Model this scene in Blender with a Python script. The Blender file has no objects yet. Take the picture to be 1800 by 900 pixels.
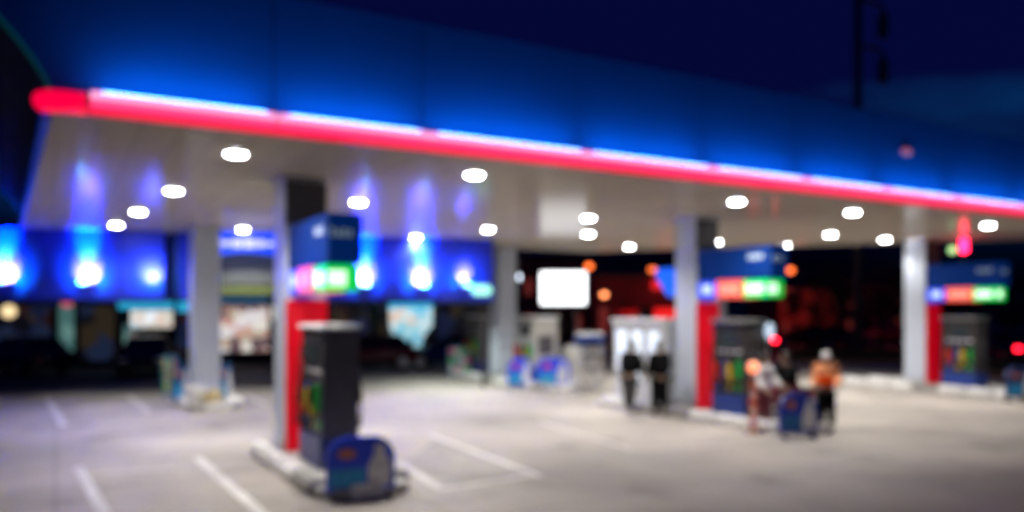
import bpy, bmesh, math, random
from mathutils import Vector, Matrix
R = math.radians
random.seed(7)
scene = bpy.context.scene
COL = scene.collection

# ------------------------------------------------------------------ camera
EYE = 2.5
FPX = 1390.0          # focal length in pixels of the 1800 px wide photograph
HOR = 544.0           # row of the horizon in the photograph
cam_d = bpy.data.cameras.new('camera')
cam = bpy.data.objects.new('camera', cam_d); COL.objects.link(cam)
cam.location = (0, 0, EYE); cam.rotation_euler = (R(90), 0, 0)
cam_d.sensor_width = 36; cam_d.lens = FPX / 1800 * 36
cam_d.shift_y = (HOR - 450) / 1800
cam_d.clip_end = 3000; cam_d.clip_start = 0.05
cam_d.dof.use_dof = True                 # the lens is focused just in front of it: all is out of focus
cam_d.dof.focus_distance = 1.25
cam_d.dof.aperture_fstop = 1.5
scene.camera = cam

# ------------------------------------------------------------------ world: deep blue dusk with a few clouds
w = bpy.data.worlds.new('World'); scene.world = w; w.use_nodes = True
nt = w.node_tree; nt.nodes.clear()
out = nt.nodes.new('ShaderNodeOutputWorld'); bg = nt.nodes.new('ShaderNodeBackground')
tc = nt.nodes.new('ShaderNodeTexCoord')
mp = nt.nodes.new('ShaderNodeMapping'); mp.inputs['Scale'].default_value = (1, 1, 3.6)
mp.inputs['Location'].default_value = (0.35, 0.1, 0.22)
nz = nt.nodes.new('ShaderNodeTexNoise'); nz.inputs['Scale'].default_value = 2.6; nz.inputs['Detail'].default_value = 5
rp = nt.nodes.new('ShaderNodeValToRGB')
rp.color_ramp.elements[0].position = 0.45; rp.color_ramp.elements[0].color = (0.0011, 0.0022, 0.034, 1)
rp.color_ramp.elements[1].position = 0.62; rp.color_ramp.elements[1].color = (0.0012, 0.022, 0.095, 1)
nt.links.new(tc.outputs['Generated'], mp.inputs['Vector']); nt.links.new(mp.outputs['Vector'], nz.inputs['Vector'])
sx = nt.nodes.new('ShaderNodeSeparateXYZ'); nt.links.new(tc.outputs['Generated'], sx.inputs['Vector'])
band = nt.nodes.new('ShaderNodeMapRange'); band.interpolation_type = 'SMOOTHSTEP'     # the clouds lie low over the horizon
band.inputs['From Min'].default_value = .31; band.inputs['From Max'].default_value = .22; band.inputs['To Min'].default_value = .25; band.inputs['To Max'].default_value = 1.0
nt.links.new(sx.outputs['Z'], band.inputs['Value'])
mu = nt.nodes.new('ShaderNodeMath'); mu.operation = 'MULTIPLY'; nt.links.new(nz.outputs['Fac'], mu.inputs[0]); nt.links.new(band.outputs['Result'], mu.inputs[1])
nt.links.new(mu.outputs[0], rp.inputs['Fac']); nt.links.new(rp.outputs['Color'], bg.inputs['Color'])
low = nt.nodes.new('ShaderNodeMapRange'); low.interpolation_type = 'SMOOTHSTEP'      # black near the horizon
low.inputs['From Min'].default_value = .05; low.inputs['From Max'].default_value = .17; low.inputs['To Min'].default_value = .06; low.inputs['To Max'].default_value = 1.0
nt.links.new(sx.outputs['Z'], low.inputs['Value']); nt.links.new(low.outputs['Result'], bg.inputs['Strength'])
nt.links.new(bg.outputs['Background'], out.inputs['Surface'])

scene.view_settings.view_transform = 'Standard'
scene.view_settings.look = 'None'
scene.view_settings.exposure = 0.0
scene.view_settings.gamma = 1.0
scene.render.engine = 'CYCLES'
cy = scene.cycles
cy.max_bounces = 5; cy.diffuse_bounces = 3; cy.glossy_bounces = 3; cy.transmission_bounces = 3
cy.sample_clamp_indirect = 60.0
cy.use_denoising = True
cy.caustics_reflective = False; cy.caustics_refractive = False

# ------------------------------------------------------------------ materials
MATS = {}
def M(name, col, rough=0.5, metal=0.0, emit=None, estr=0.0, var=0.12, scale=6.0, bump=0.0, spec=0.5):
    if name in MATS: return MATS[name]
    m = bpy.data.materials.new(name); m.use_nodes = True; MATS[name] = m
    t = m.node_tree; b = t.nodes['Principled BSDF']
    b.inputs['Roughness'].default_value = rough; b.inputs['Metallic'].default_value = metal
    b.inputs['Specular IOR Level'].default_value = spec
    tc = t.nodes.new('ShaderNodeTexCoord'); n = t.nodes.new('ShaderNodeTexNoise')
    n.inputs['Scale'].default_value = scale; n.inputs['Detail'].default_value = 6
    t.links.new(tc.outputs['Object'], n.inputs['Vector'])
    r = t.nodes.new('ShaderNodeValToRGB')
    r.color_ramp.elements[0].position = 0.3; r.color_ramp.elements[1].position = 0.7
    r.color_ramp.elements[0].color = tuple(c * (1 - var) for c in col) + (1,)
    r.color_ramp.elements[1].color = tuple(min(1, c * (1 + var)) for c in col) + (1,)
    t.links.new(n.outputs['Fac'], r.inputs['Fac']); t.links.new(r.outputs['Color'], b.inputs['Base Color'])
    if bump:
        bp = t.nodes.new('ShaderNodeBump'); bp.inputs['Strength'].default_value = bump; bp.inputs['Distance'].default_value = 0.01
        t.links.new(n.outputs['Fac'], bp.inputs['Height']); t.links.new(bp.outputs['Normal'], b.inputs['Normal'])
    if emit:
        b.inputs['Emission Color'].default_value = tuple(emit) + (1,); b.inputs['Emission Strength'].default_value = estr
    return m

def picture_mat(name, cols, estr, scale=3.0):
    """a lit picture or window: patches of colour from a voronoi pattern, backlit"""
    m = bpy.data.materials.new(name); m.use_nodes = True
    t = m.node_tree; b = t.nodes['Principled BSDF']
    tc = t.nodes.new('ShaderNodeTexCoord'); v = t.nodes.new('ShaderNodeTexVoronoi'); v.inputs['Scale'].default_value = scale
    t.links.new(tc.outputs['Object'], v.inputs['Vector'])
    sp = t.nodes.new('ShaderNodeSeparateColor'); t.links.new(v.outputs['Color'], sp.inputs['Color'])
    r = t.nodes.new('ShaderNodeValToRGB'); r.color_ramp.interpolation = 'CONSTANT'
    while len(r.color_ramp.elements) < len(cols): r.color_ramp.elements.new(0.5)
    for i, c in enumerate(cols):
        r.color_ramp.elements[i].position = i / len(cols); r.color_ramp.elements[i].color = tuple(c) + (1,)
    t.links.new(sp.outputs[0], r.inputs['Fac'])
    t.links.new(r.outputs['Color'], b.inputs['Emission Color']); t.links.new(r.outputs['Color'], b.inputs['Base Color'])
    b.inputs['Emission Strength'].default_value = estr; b.inputs['Roughness'].default_value = 0.2
    return m

# ------------------------------------------------------------------ mesh helpers
class MB:
    def __init__(s): s.bm = bmesh.new()
    def box(s, lo, hi, bev=0.0, mat=None):
        lo, hi = [min(a, b) for a, b in zip(lo, hi)], [max(a, b) for a, b in zip(lo, hi)]
        t = bmesh.new(); bmesh.ops.create_cube(t, size=1)
        for v in t.verts: v.co = Vector([l + (c + .5) * (h - l) for c, l, h in zip(v.co, lo, hi)])
        if bev: bmesh.ops.bevel(t, geom=list(t.edges), offset=bev, segments=2, affect='EDGES', clamp_overlap=True)
        return s.join(t, mat)
    def join(s, t, mat=None):
        if mat is not None: bmesh.ops.transform(t, matrix=mat, verts=t.verts)
        me = bpy.data.meshes.new('t'); t.to_mesh(me); t.free(); s.bm.from_mesh(me); bpy.data.meshes.remove(me); return s
    def cyl(s, p0, p1, r0, r1=None, n=20):
        p0, p1 = Vector(p0), Vector(p1); d = p1 - p0; r1 = r0 if r1 is None else r1
        t = bmesh.new(); bmesh.ops.create_cone(t, cap_ends=True, segments=n, radius1=r0, radius2=r1, depth=d.length)
        m = Matrix.Translation((p0 + p1) / 2) @ d.to_track_quat('Z', 'Y').to_matrix().to_4x4()
        return s.join(t, m)
    def ball(s, c, r, sc=(1, 1, 1), n=16):
        t = bmesh.new(); bmesh.ops.create_uvsphere(t, u_segments=n, v_segments=max(6, n // 2), radius=r)
        return s.join(t, Matrix.Translation(c) @ Matrix.Diagonal((*sc, 1)))
    def tube(s, pts, r, n=8):
        pts = [Vector(p) for p in pts]; rings = []
        rad = r if isinstance(r, (list, tuple)) else [r] * len(pts)
        for i, p in enumerate(pts):
            d = (pts[min(i + 1, len(pts) - 1)] - pts[max(i - 1, 0)]).normalized()
            a = d.orthogonal().normalized() if i == 0 else (a - d * a.dot(d)).normalized()
            b = d.cross(a)
            rings.append([s.bm.verts.new(p + (a * math.cos(k * 2 * math.pi / n) + b * math.sin(k * 2 * math.pi / n)) * rad[i]) for k in range(n)])
        for A, B in zip(rings, rings[1:]):
            for k in range(n): s.bm.faces.new((A[k], A[(k + 1) % n], B[(k + 1) % n], B[k]))
        s.bm.faces.new(rings[0][::-1]); s.bm.faces.new(rings[-1]); return s
    def prism(s, pts, ext):
        """a closed outline (3D points) pushed along ext"""
        ext = Vector(ext); a = [s.bm.verts.new(Vector(p)) for p in pts]; b = [s.bm.verts.new(Vector(p) + ext) for p in pts]
        s.bm.faces.new(a); s.bm.faces.new(b[::-1]); n = len(a)
        for i in range(n): s.bm.faces.new((a[i], b[i], b[(i + 1) % n], a[(i + 1) % n]))
        return s
    def lathe(s, prof, c=(0, 0, 0), n=24):
        c = Vector(c); rings = []
        for r, z in prof: rings.append([s.bm.verts.new(c + Vector((r * math.cos(k * 2 * math.pi / n), r * math.sin(k * 2 * math.pi / n), z))) for k in range(n)])
        for A, B in zip(rings, rings[1:]):
            for k in range(n): s.bm.faces.new((A[k], A[(k + 1) % n], B[(k + 1) % n], B[k]))
        s.bm.faces.new(rings[0][::-1]); s.bm.faces.new(rings[-1]); return s
    def face(s, pts): s.bm.faces.new([s.bm.verts.new(Vector(p)) for p in pts]); return s
    def build(s, name, mat, parent=None, smooth=False, loc=None, rz=0):
        bmesh.ops.recalc_face_normals(s.bm, faces=s.bm.faces)
        me = bpy.data.meshes.new(name); s.bm.to_mesh(me); s.bm.free()
        o = bpy.data.objects.new(name, me); COL.objects.link(o); me.materials.append(mat)
        if parent is not None: o.parent = parent
        if loc is not None: o.location = loc
        if rz: o.rotation_euler.z = rz
        if smooth:
            for p in me.polygons: p.use_smooth = True
        return o

def tag(o, label=None, cat=None, group=None, kind=None):
    if label: o['label'] = label
    if cat: o['category'] = cat
    if group: o['group'] = group
    if kind: o['kind'] = kind
    return o
def thing(name, label, cat, loc=(0, 0, 0), rz=0, group=None):
    o = bpy.data.objects.new(name, None); COL.objects.link(o); o.empty_display_size = .2
    o.location = loc; o.rotation_euler.z = rz
    return tag(o, label, cat, group)
def copy_tree(o, parent=None):
    c = o.copy(); COL.objects.link(c)
    if parent is not None: c.parent = parent
    for ch in list(o.children): copy_tree(ch, c)
    return c

ANG = R(30)
U = Vector((math.cos(ANG), math.sin(ANG), 0)); V = Vector((-math.sin(ANG), math.cos(ANG), 0))
def gp(x, y, z=0.0):            # the place on the level z that the photograph shows at column x, row y
    Y = FPX * (EYE - z) / (y - HOR); return Vector(((x - 900) / FPX * Y, Y, z))
def at(x, y, Y): return Vector(((x - 900) / FPX * Y, Y, EYE - (y - HOR) / FPX * Y))

# ------------------------------------------------------------------ common materials
white_paint = M('white_paint', (.72, .72, .72), .45)
kerb_white = M('kerb_white', (.86, .85, .83), .6, var=.2, scale=9, bump=.3)
kerb_grey = M('kerb_grey', (.34, .33, .31), .7, var=.2, scale=9, bump=.3)
column_grey = M('column_grey', (.52, .57, .66), .38, var=.06)
dark_metal = M('dark_metal', (.04, .04, .045), .4, var=.2)
charcoal = M('charcoal_paint', (.055, .052, .06), .35, var=.15)
black_rub = M('black_rubber', (.015, .015, .016), .6)
blue_paint = M('blue_paint', (.012, .045, .26), .3, var=.1)
navy_paint = M('navy_paint', (.008, .022, .16), .35, var=.12)
steel = M('steel', (.55, .55, .57), .3, .8)
glass_dark = M('dark_glass', (.01, .012, .015), .06)

# ------------------------------------------------------------------ ground
asphalt = M('asphalt', (.045, .045, .05), .75, var=.25, scale=2.5, bump=.3)
g = MB(); g.face([(-1500, -600, -.008), (1500, -600, -.008), (1500, 2200, -.008), (-1500, 2200, -.008)])
tag(g.build('ground', asphalt), kind='structure')

def concrete_mat():
    m = bpy.data.materials.new('forecourt_concrete'); m.use_nodes = True
    t = m.node_tree; b = t.nodes['Principled BSDF']; b.inputs['Roughness'].default_value = .62
    tc = t.nodes.new('ShaderNodeTexCoord')
    mp = t.nodes.new('ShaderNodeMapping'); mp.inputs['Rotation'].default_value = (0, 0, -ANG); t.links.new(tc.outputs['Object'], mp.inputs['Vector'])
    n1 = t.nodes.new('ShaderNodeTexNoise'); n1.inputs['Scale'].default_value = .35; n1.inputs['Detail'].default_value = 8
    n2 = t.nodes.new('ShaderNodeTexNoise'); n2.inputs['Scale'].default_value = 14; n2.inputs['Detail'].default_value = 4
    br = t.nodes.new('ShaderNodeTexBrick'); br.offset = 0; br.inputs['Scale'].default_value = 1
    br.inputs['Brick Width'].default_value = 4.2; br.inputs['Row Height'].default_value = 4.2; br.inputs['Mortar Size'].default_value = .025
    br.inputs['Color1'].default_value = (.445, .408, .368, 1); br.inputs['Color2'].default_value = (.415, .378, .34, 1); br.inputs['Mortar'].default_value = (.33, .305, .275, 1)
    for n in (n1, n2, br): t.links.new(mp.outputs['Vector'], n.inputs['Vector'])
    r1 = t.nodes.new('ShaderNodeMapRange'); r1.inputs['From Min'].default_value = .3; r1.inputs['From Max'].default_value = .7; r1.inputs['To Min'].default_value = .66; r1.inputs['To Max'].default_value = 1.15
    t.links.new(n1.outputs['Fac'], r1.inputs['Value'])
    mx = t.nodes.new('ShaderNodeMix'); mx.data_type = 'RGBA'; mx.blend_type = 'MULTIPLY'; mx.inputs['Factor'].default_value = 1
    t.links.new(br.outputs['Color'], mx.inputs['A']); t.links.new(r1.outputs['Result'], mx.inputs['B'])
    n3 = t.nodes.new('ShaderNodeTexNoise'); n3.inputs['Scale'].default_value = .8; n3.inputs['Detail'].default_value = 3; t.links.new(mp.outputs['Vector'], n3.inputs['Vector'])
    r3 = t.nodes.new('ShaderNodeMapRange'); r3.inputs['From Min'].default_value = .58; r3.inputs['From Max'].default_value = .74; r3.inputs['To Min'].default_value = 1.0; r3.inputs['To Max'].default_value = .62
    t.links.new(n3.outputs['Fac'], r3.inputs['Value'])           # old oil stains and tyre dirt
    mx2 = t.nodes.new('ShaderNodeMix'); mx2.data_type = 'RGBA'; mx2.blend_type = 'MULTIPLY'; mx2.inputs['Factor'].default_value = 1
    t.links.new(mx.outputs['Result'], mx2.inputs['A']); t.links.new(r3.outputs['Result'], mx2.inputs['B'])
    t.links.new(mx2.outputs['Result'], b.inputs['Base Color'])
    bp = t.nodes.new('ShaderNodeBump'); bp.inputs['Strength'].default_value = .2; bp.inputs['Distance'].default_value = .01
    t.links.new(n2.outputs['Fac'], bp.inputs['Height']); t.links.new(bp.outputs['Normal'], b.inputs['Normal'])
    return m
edge = [gp(-500, 720), gp(0, 690), gp(430, 657), gp(800, 640), gp(1000, 632), gp(1480, 632), gp(1800, 642), gp(2400, 660)]
g = MB(); g.face([(-30, -12, 0)] + [tuple(p) for p in edge] + [(45, -12, 0)])
tag(g.build('forecourt_pavement', concrete_mat()), kind='structure')

line_paint = M('line_paint', (.66, .65, .62), .55, var=.22, scale=5)
def line(a, b, wd=.11):
    a, b = gp(*a), gp(*b); d = (b - a).normalized(); n = Vector((-d.y, d.x, 0)) * wd / 2; z = Vector((0, 0, .004))
    q = MB(); q.face([a - n + z, b - n + z, b + n + z, a + n + z])
    tag(q.build('road_marking', line_paint), kind='structure', group='painted bay lines on the concrete')
for a, b, wd in [((138, 822), (190, 915), .15), ((345, 803), (470, 912), .15), ((84, 700), (112, 748), .16), ((226, 695), (262, 724), .16),
              ((150, 833), (330, 822), .07), ((758, 765), (950, 838), .12), ((936, 836), (780, 860), .12), ((700, 812), (776, 861), .12),
              ((950, 742), (1110, 790), .1), ((1100, 792), (1290, 782), .06), ((420, 690), (470, 712), .12), ((620, 690), (700, 672), .10)]:
    line(a, b, wd)
# dull patch of newer concrete in the bay beside the front pump
patch = MB(); patch.face([gp(*p) + Vector((0, 0, .002)) for p in ((715, 812), (765, 772), (930, 832), (782, 852))])
tag(patch.build('repair_patch', M('patch_concrete', (.34, .32, .29), .7, var=.12, scale=3)), kind='structure')

# ------------------------------------------------------------------ canopy
SOF = 4.7
P0 = gp(90, 196, SOF); P0.z = 0
def E(s, off=0, z=0): return P0 + U * s - V * off + Vector((0, 0, z))      # along the front edge; off > 0 is out towards the street
S_END = 27.0
SL = (gp(40, 400, SOF) - gp(90, 196, SOF)); SL.z = 0; SLn = SL.normalized()
BL = Vector((gp(40, 400, SOF).x, gp(40, 400, SOF).y, 0))
BM = Vector((gp(1040, 443, SOF).x, gp(1040, 443, SOF).y, 0)); BR = Vector((gp(1800, 422, SOF).x, gp(1800, 422, SOF).y, 0))
BRR = BR + (BR - BM) * .75
canopy = thing('station_canopy', 'wide fuel station canopy with glowing red front edge and deep blue fascia', 'canopy', (0, 0, 0))
def soffit_mat():
    m = bpy.data.materials.new('soffit_panels'); m.use_nodes = True
    t = m.node_tree; b = t.nodes['Principled BSDF']; b.inputs['Roughness'].default_value = .15
    b.inputs['IOR'].default_value = 1.75
    tc = t.nodes.new('ShaderNodeTexCoord'); mp = t.nodes.new('ShaderNodeMapping'); mp.inputs['Rotation'].default_value = (0, 0, -ANG)
    t.links.new(tc.outputs['Object'], mp.inputs['Vector'])
    br = t.nodes.new('ShaderNodeTexBrick'); br.offset = 0; br.inputs['Scale'].default_value = 1
    br.inputs['Brick Width'].default_value = .45; br.inputs['Row Height'].default_value = 6; br.inputs['Mortar Size'].default_value = .012
    br.inputs['Color1'].default_value = (.53, .47, .40, 1); br.inputs['Color2'].default_value = (.505, .447, .378, 1); br.inputs['Mortar'].default_value = (.38, .34, .3, 1)
    t.links.new(mp.outputs['Vector'], br.inputs['Vector']); t.links.new(br.outputs['Color'], b.inputs['Base Color'])
    # matt paint under a thin satin lacquer: a weak, even gloss over the diffuse panels
    b.inputs['Specular IOR Level'].default_value = 0.0; b.inputs['IOR'].default_value = 1.001
    gl = t.nodes.new('ShaderNodeBsdfAnisotropic'); gl.inputs['Roughness'].default_value = .115; gl.inputs['Color'].default_value = (.95, .95, .95, 1)
    mixs = t.nodes.new('ShaderNodeMixShader'); mixs.inputs[0].default_value = .17
    o_ = t.nodes['Material Output']; t.links.new(b.outputs[0], mixs.inputs[1]); t.links.new(gl.outputs[0], mixs.inputs[2]); t.links.new(mixs.outputs[0], o_.inputs['Surface'])
    return m
g = MB(); pts = [E(0), E(S_END), BRR, BR, BM, BL]
g.prism([p + Vector((0, 0, SOF)) for p in pts], (0, 0, .12)); g.build('soffit', soffit_mat(), canopy)
roof_in = [E(.2, -.25), E(S_END - .2, -.25), BRR + Vector((-.3, -.3, 0)), BR + Vector((0, -.4, 0)), BM + Vector((0, -.4, 0)), BL + Vector((.4, -.3, 0))]
g = MB(); g.prism([p + Vector((0, 0, 5.0)) for p in roof_in], (0, 0, .5)); g.build('roof', dark_metal, canopy)
# tall front fascia, its left end flaring outwards
FB_ = -.15          # the fascia stands a little behind the light band
def flare(z): d = max(0, z - 4.97); return -(0.46 * d + 0.3 * d * d)
FT = 6.55
zs = [4.93 + (FT - 4.93) * i / 10 for i in range(11)]
nodes = [.36, 2.46, 4.53, 7.2, 9.84, 12.2, 14.6, 17.07, 19.7, 22.2, 24.6, S_END]
g = MB()
for i in range(11):
    a, b_ = (0 if i == 0 else nodes[i] + .008), nodes[i + 1] - .008
    for z0, z1 in zip(zs, zs[1:]):
        a0, a1 = (flare(z0) + .03, flare(z1) + .03) if i == 0 else (a, a)
        q = [E(a0, FB_, z0), E(b_, FB_, z0), E(b_, FB_, z1), E(a1, FB_, z1)]
        g.prism(q, V * .06)
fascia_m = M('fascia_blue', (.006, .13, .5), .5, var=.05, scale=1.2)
g.build('fascia', fascia_m, canopy)
g = MB(); g.box((0, 0, 0), (S_END, .02, FT - 4.93 - .02)); o = g.build('fascia_backing', navy_paint, canopy); o.location = E(0, FB_ - .08, 4.93); o.rotation_euler.z = ANG
# side return of the fascia, dark
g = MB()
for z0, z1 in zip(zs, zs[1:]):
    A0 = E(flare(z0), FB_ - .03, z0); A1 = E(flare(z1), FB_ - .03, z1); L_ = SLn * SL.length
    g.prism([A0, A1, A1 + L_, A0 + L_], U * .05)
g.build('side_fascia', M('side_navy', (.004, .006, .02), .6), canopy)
g = MB(); g.tube([E(flare(z), FB_ + .01, z) for z in zs], .026); g.build('edge_trim', M('teal_trim', (.02, .16, .2), .4, emit=(.0, .25, .3), estr=.09), canopy)
# blue lit strip along the side edge of the soffit
g = MB(); g.prism([E(-.08, -.3, SOF - .02), E(-.0, -.3, SOF - .02), E(0, -.3, SOF + .16), E(-.08, -.3, SOF + .16)], SLn * (SL.length - .3))
g.build('side_light_strip', M('side_strip_blue', (.004, .01, .06), .3, emit=(.0, .02, .26), estr=.45), canopy)
# front edge: a ledge, then in each bay a red lower tube, a pink-white upper tube and a blue wash lamp
g = MB(); g.prism([E(0, 0, SOF + .125), E(S_END, 0, SOF + .125), E(S_END, 0, 4.92), E(0, 0, 4.92)], -V * .06).prism([E(0, -.25, SOF + .125), E(S_END, -.25, SOF + .125), E(S_END, -.25, SOF + .2), E(0, -.25, SOF + .2)], -V * .248); g.build('ledge', dark_metal, canopy)
red_m = M('neon_red', (.3, .0, .02), .3, emit=(1, .0, .055), estr=1.0)
redpink_m = M('neon_red_pink', (.4, .02, .06), .3, emit=(1, .055, .2), estr=1.35)
pink_m = M('neon_pink_white', (.8, .5, .7), .3, emit=(1, .34, .60), estr=1.35)
bluew_m = M('wash_blue', (.1, .2, .8), .3, emit=(.0, .48, 1), estr=31)
for i in range(len(nodes) - 1):
    a, b_ = nodes[i] + .022, nodes[i + 1] - .022
    g = MB(); g.prism([E(a - .022, .065, SOF), E(a - .022, .13, SOF + .015), E(a - .022, .15, SOF + .065), E(a - .022, .065, SOF + .065)], U * (b_ - a + .044))
    seg = g.build('light_band', red_m, canopy)
    g = MB(); g.prism([E(a, .065, SOF + .07), E(a, .15, SOF + .07), E(a, .145, SOF + .165), E(a, .065, SOF + .165)], U * (b_ - a)); g.build('glow_tube', redpink_m, seg)
    g = MB(); g.prism([E(a, .065, SOF + .17), E(a, .145, SOF + .17), E(a, .145, SOF + .252), E(a, .065, SOF + .252)], U * (b_ - a)); g.build('white_tube', pink_m, seg)
    g = MB(); g.face([E(a + .12, .075, SOF + .262), E(b_ - .12, .075, SOF + .262), E(b_ - .12, .135, SOF + .258), E(a + .12, .135, SOF + .258)]); g.build('wash_lamp', bluew_m, seg)
# rounded red end of the light band at the corner
g = MB(); g.tube([E(nodes[0] - .02, .04), E(.14, .04), E(0, .01), E(-.08, -.06), E(-.12, -.2)], [.125, .128, .128, .12, .06], 16)
o = g.build('light_band_end', red_m, canopy, True); o.location.z = SOF + .115
# small pink lit emblem lamp on the fascia
eY = 17.0
es = (at(1602, 267, 16.6) - P0).dot(U)
g = MB(); g.ball((0, 0, 0), .17, (1, .25, .45)); o = g.build('marker_lamp', M('pink_lamp', (.5, .2, .25), .4, emit=(.6, .14, .22), estr=.55), canopy, True); o.location = E(es, FB_ + .03, 5.83); o.rotation_euler.z = ANG

LAMP = 860
# ------------------------------------------------------------------ ceiling downlights
lens_m = M('lamp_lens', (.9, .9, .9), .3, emit=(.97, .98, 1.0), estr=60)
ring_m = M('lamp_ring', (.6, .6, .6), .4)
lights = [
 (415, 270, 'lit round downlight nearest the glowing left corner of the canopy front'),
 (305, 335, 'lit round downlight second in the row along the canopy left side'),
 (243, 372, 'lit round downlight third in the row along the canopy left side'),
 (204, 395, 'lit round downlight farthest back at the canopy left side'),
 (427, 403, 'lit round downlight just above the blue arched shop sign'),
 (630, 355, 'lit round downlight between the front blue pump sign and the red front edge'),
 (834, 307, 'lit round downlight closest to the middle of the red front edge'),
 (731, 417, 'lit round downlight over the right half of the blue lit shop front'),
 (858, 403, 'lit round downlight just left above the centre back grey column'),
 (1034, 383, 'lit round downlight in front of a close pair right of the white billboard glare'),
 (1034, 411, 'lit round downlight at the rear of a close pair above the white billboard'),
 (1106, 433, 'small lit downlight at the rear canopy edge above the white kiosk'),
 (1260, 425, 'small lit downlight just right of the middle column head'),
 (1295, 354, 'lit round downlight in front of the middle column under the red edge'),
 (1380, 431, 'faint small downlight at the right end of the middle blue pump sign'),
 (1460, 412, 'lit round downlight behind the larger one right of the middle pump sign'),
 (1499, 373, 'large lit downlight midway between the middle and right columns'),
 (1556, 421, 'lit round downlight just left of the right column head'),
 (1737, 396, 'lit round downlight right of the red signal lamp'),
]
for x, y, lab in lights:
    p = gp(x, y, SOF)
    t = thing('ceiling_light', lab, 'ceiling light', (p.x, p.y, SOF), 0, 'round downlights in the canopy ceiling')
    g = MB(); g.lathe([(.135, 0), (.135, -.004), (.165, -.016), (.185, -.012), (.19, 0)], n=32); g.build('trim_ring', ring_m, t, True)
    g = MB(); g.lathe([(.001, -.034), (.10, -.034), (.128, -.022), (.134, -.0045), (.001, -.0045)], n=32)
    g.build('lens', lens_m, t)
    d = bpy.data.lights.new('downlight_beam', 'SPOT'); d.energy = LAMP * {1556: .3, 305: .6, 243: .5, 204: .5, 427: .65, 1034: .75, 1260: .8}.get(x, 1); d.spot_size = R(138); d.spot_blend = .7; d.shadow_soft_size = .12; d.color = (1, .955, .885)
    lo = bpy.data.objects.new('downlight_beam', d); COL.objects.link(lo); lo.location = (p.x, p.y, SOF - .045)

# ------------------------------------------------------------------ islands, columns, signs
O = {'front': Vector((-3.74, 13.0, 0)), 'mid': Vector((4.29, 18.5, 0)), 'right': Vector((12.8, 24.5, 0)),
     'left_rear': Vector((-8.4, 20.8, 0)), 'centre_rear': Vector((-.45, 27.3, 0)), 'right_rear': Vector((8.3, 32.5, 0))}
def loc(o, l, t, z=0): return o - V * l + U * t + Vector((0, 0, z))
def island(o, l0, l1, t0, t1, label):
    t = thing('pump_island', label, 'pump island', o, ANG, 'raised pump islands with white kerbs')
    wd = t1 - t0; r = min(.35, wd / 2 - .01); pts = []
    ends = ((t1 - r, -l0 - r, 0), (t0 + r, -l0 - r, 90), (t0 + r, -l1 + r, 180), (t1 - r, -l1 + r, 270))
    for cx, cyy, a0 in ends:
        for k in range(7): a = R(a0 + 15 * k); pts.append((cx + r * math.cos(a), cyy + r * math.sin(a)))
    g = MB(); g.prism([(x, y, .0) for x, y in pts], (0, 0, .145)); g.build('island_slab', M('island_concrete', (.42, .41, .39), .7, var=.15, scale=4), t)
    # kerb stones, white painted with grey joints, standing proud of the slab on both long sides and round the ends
    L = l1 - l0 - 2 * r; n = max(3, round(L / .85))
    for side in (t0 - .08, t1 - .18):
        for k in range(n):
            a = -l0 - r - L * k / n; b_ = -l0 - r - L * (k + 1) / n + .05
            g = MB(); g.box((side, a, .002), (side + .26, b_, .23), .05); g.build('kerb_stone', kerb_white if k % 4 != 3 else kerb_grey, t)
    for yy, s in ((-l0, 1), (-l1, -1)):
        g = MB(); g.box((t0 + r, yy - .05, .002), (t1 - r, yy + .06, .21), .03); g.build('kerb_stone', kerb_white, t)
island(O['front'], -1.25, 3.15, -.28, 1.0, 'front pump island with a white kerb under the nearest pump')
island(O['mid'], -3.3, 3.2, -.5, 1.0, 'middle pump island with white kerb beneath people and the middle pump')
island(O['right'], -3.0, 4.2, -.3, 1.05, 'far right pump island with white kerb at the picture edge')
island(O['left_rear'], -1.5, 1.7, -.3, 1.0, 'pump island at the foot of the left rear column')
island(O['centre_rear'], -3.4, 4.0, -.35, 1.5, 'centre rear pump island carrying blue boards and the pale pump')
island(O['right_rear'], -2.0, 2.5, -.3, 1.0, 'right rear pump island hidden mostly behind the middle pump')

red_panel = M('red_lit_panel', (.35, .003, .01), .3, emit=(.62, .0, .010), estr=.5)
def column(o, label, red=True):
    t = thing('support_column', label, 'column', (o.x, o.y, 0), ANG, 'square canopy columns')
    g = MB(); g.box((0, 0, .147), (.7, .7, SOF - .003), .015); g.build('shaft', column_grey, t)
    g = MB(); g.box((-.03, -.012, .146), (.73, .73, .32), .01); g.build('base_cladding', steel, t)
    g = MB(); g.box((-.02, -.02, SOF - .07), (.72, .72, SOF - .004), .005); g.build('head_collar', steel, t)
    if red:
        g = MB(); g.box((.012, -.035, 3.9), (.70, -.003, SOF - .075), .006); g.build('front_shade_panel', charcoal, t)  # dark panel puts the shade of the unlit front face into colour
        g = MB(); g.box((.01, -.07, .17), (.70, -.004 - .01, 2.66), .012); g.build('red_panel', red_panel, t)
    return t
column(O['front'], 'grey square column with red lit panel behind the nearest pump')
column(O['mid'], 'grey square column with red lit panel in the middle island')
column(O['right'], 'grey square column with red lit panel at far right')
column(O['left_rear'], 'plain pale grey column at left in front of the shop', False)
column(O['centre_rear'], 'plain grey column beside the pale pump and white billboard', False)
column(O['right_rear'], 'distant grey column half hidden behind the middle pump', False)

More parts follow.
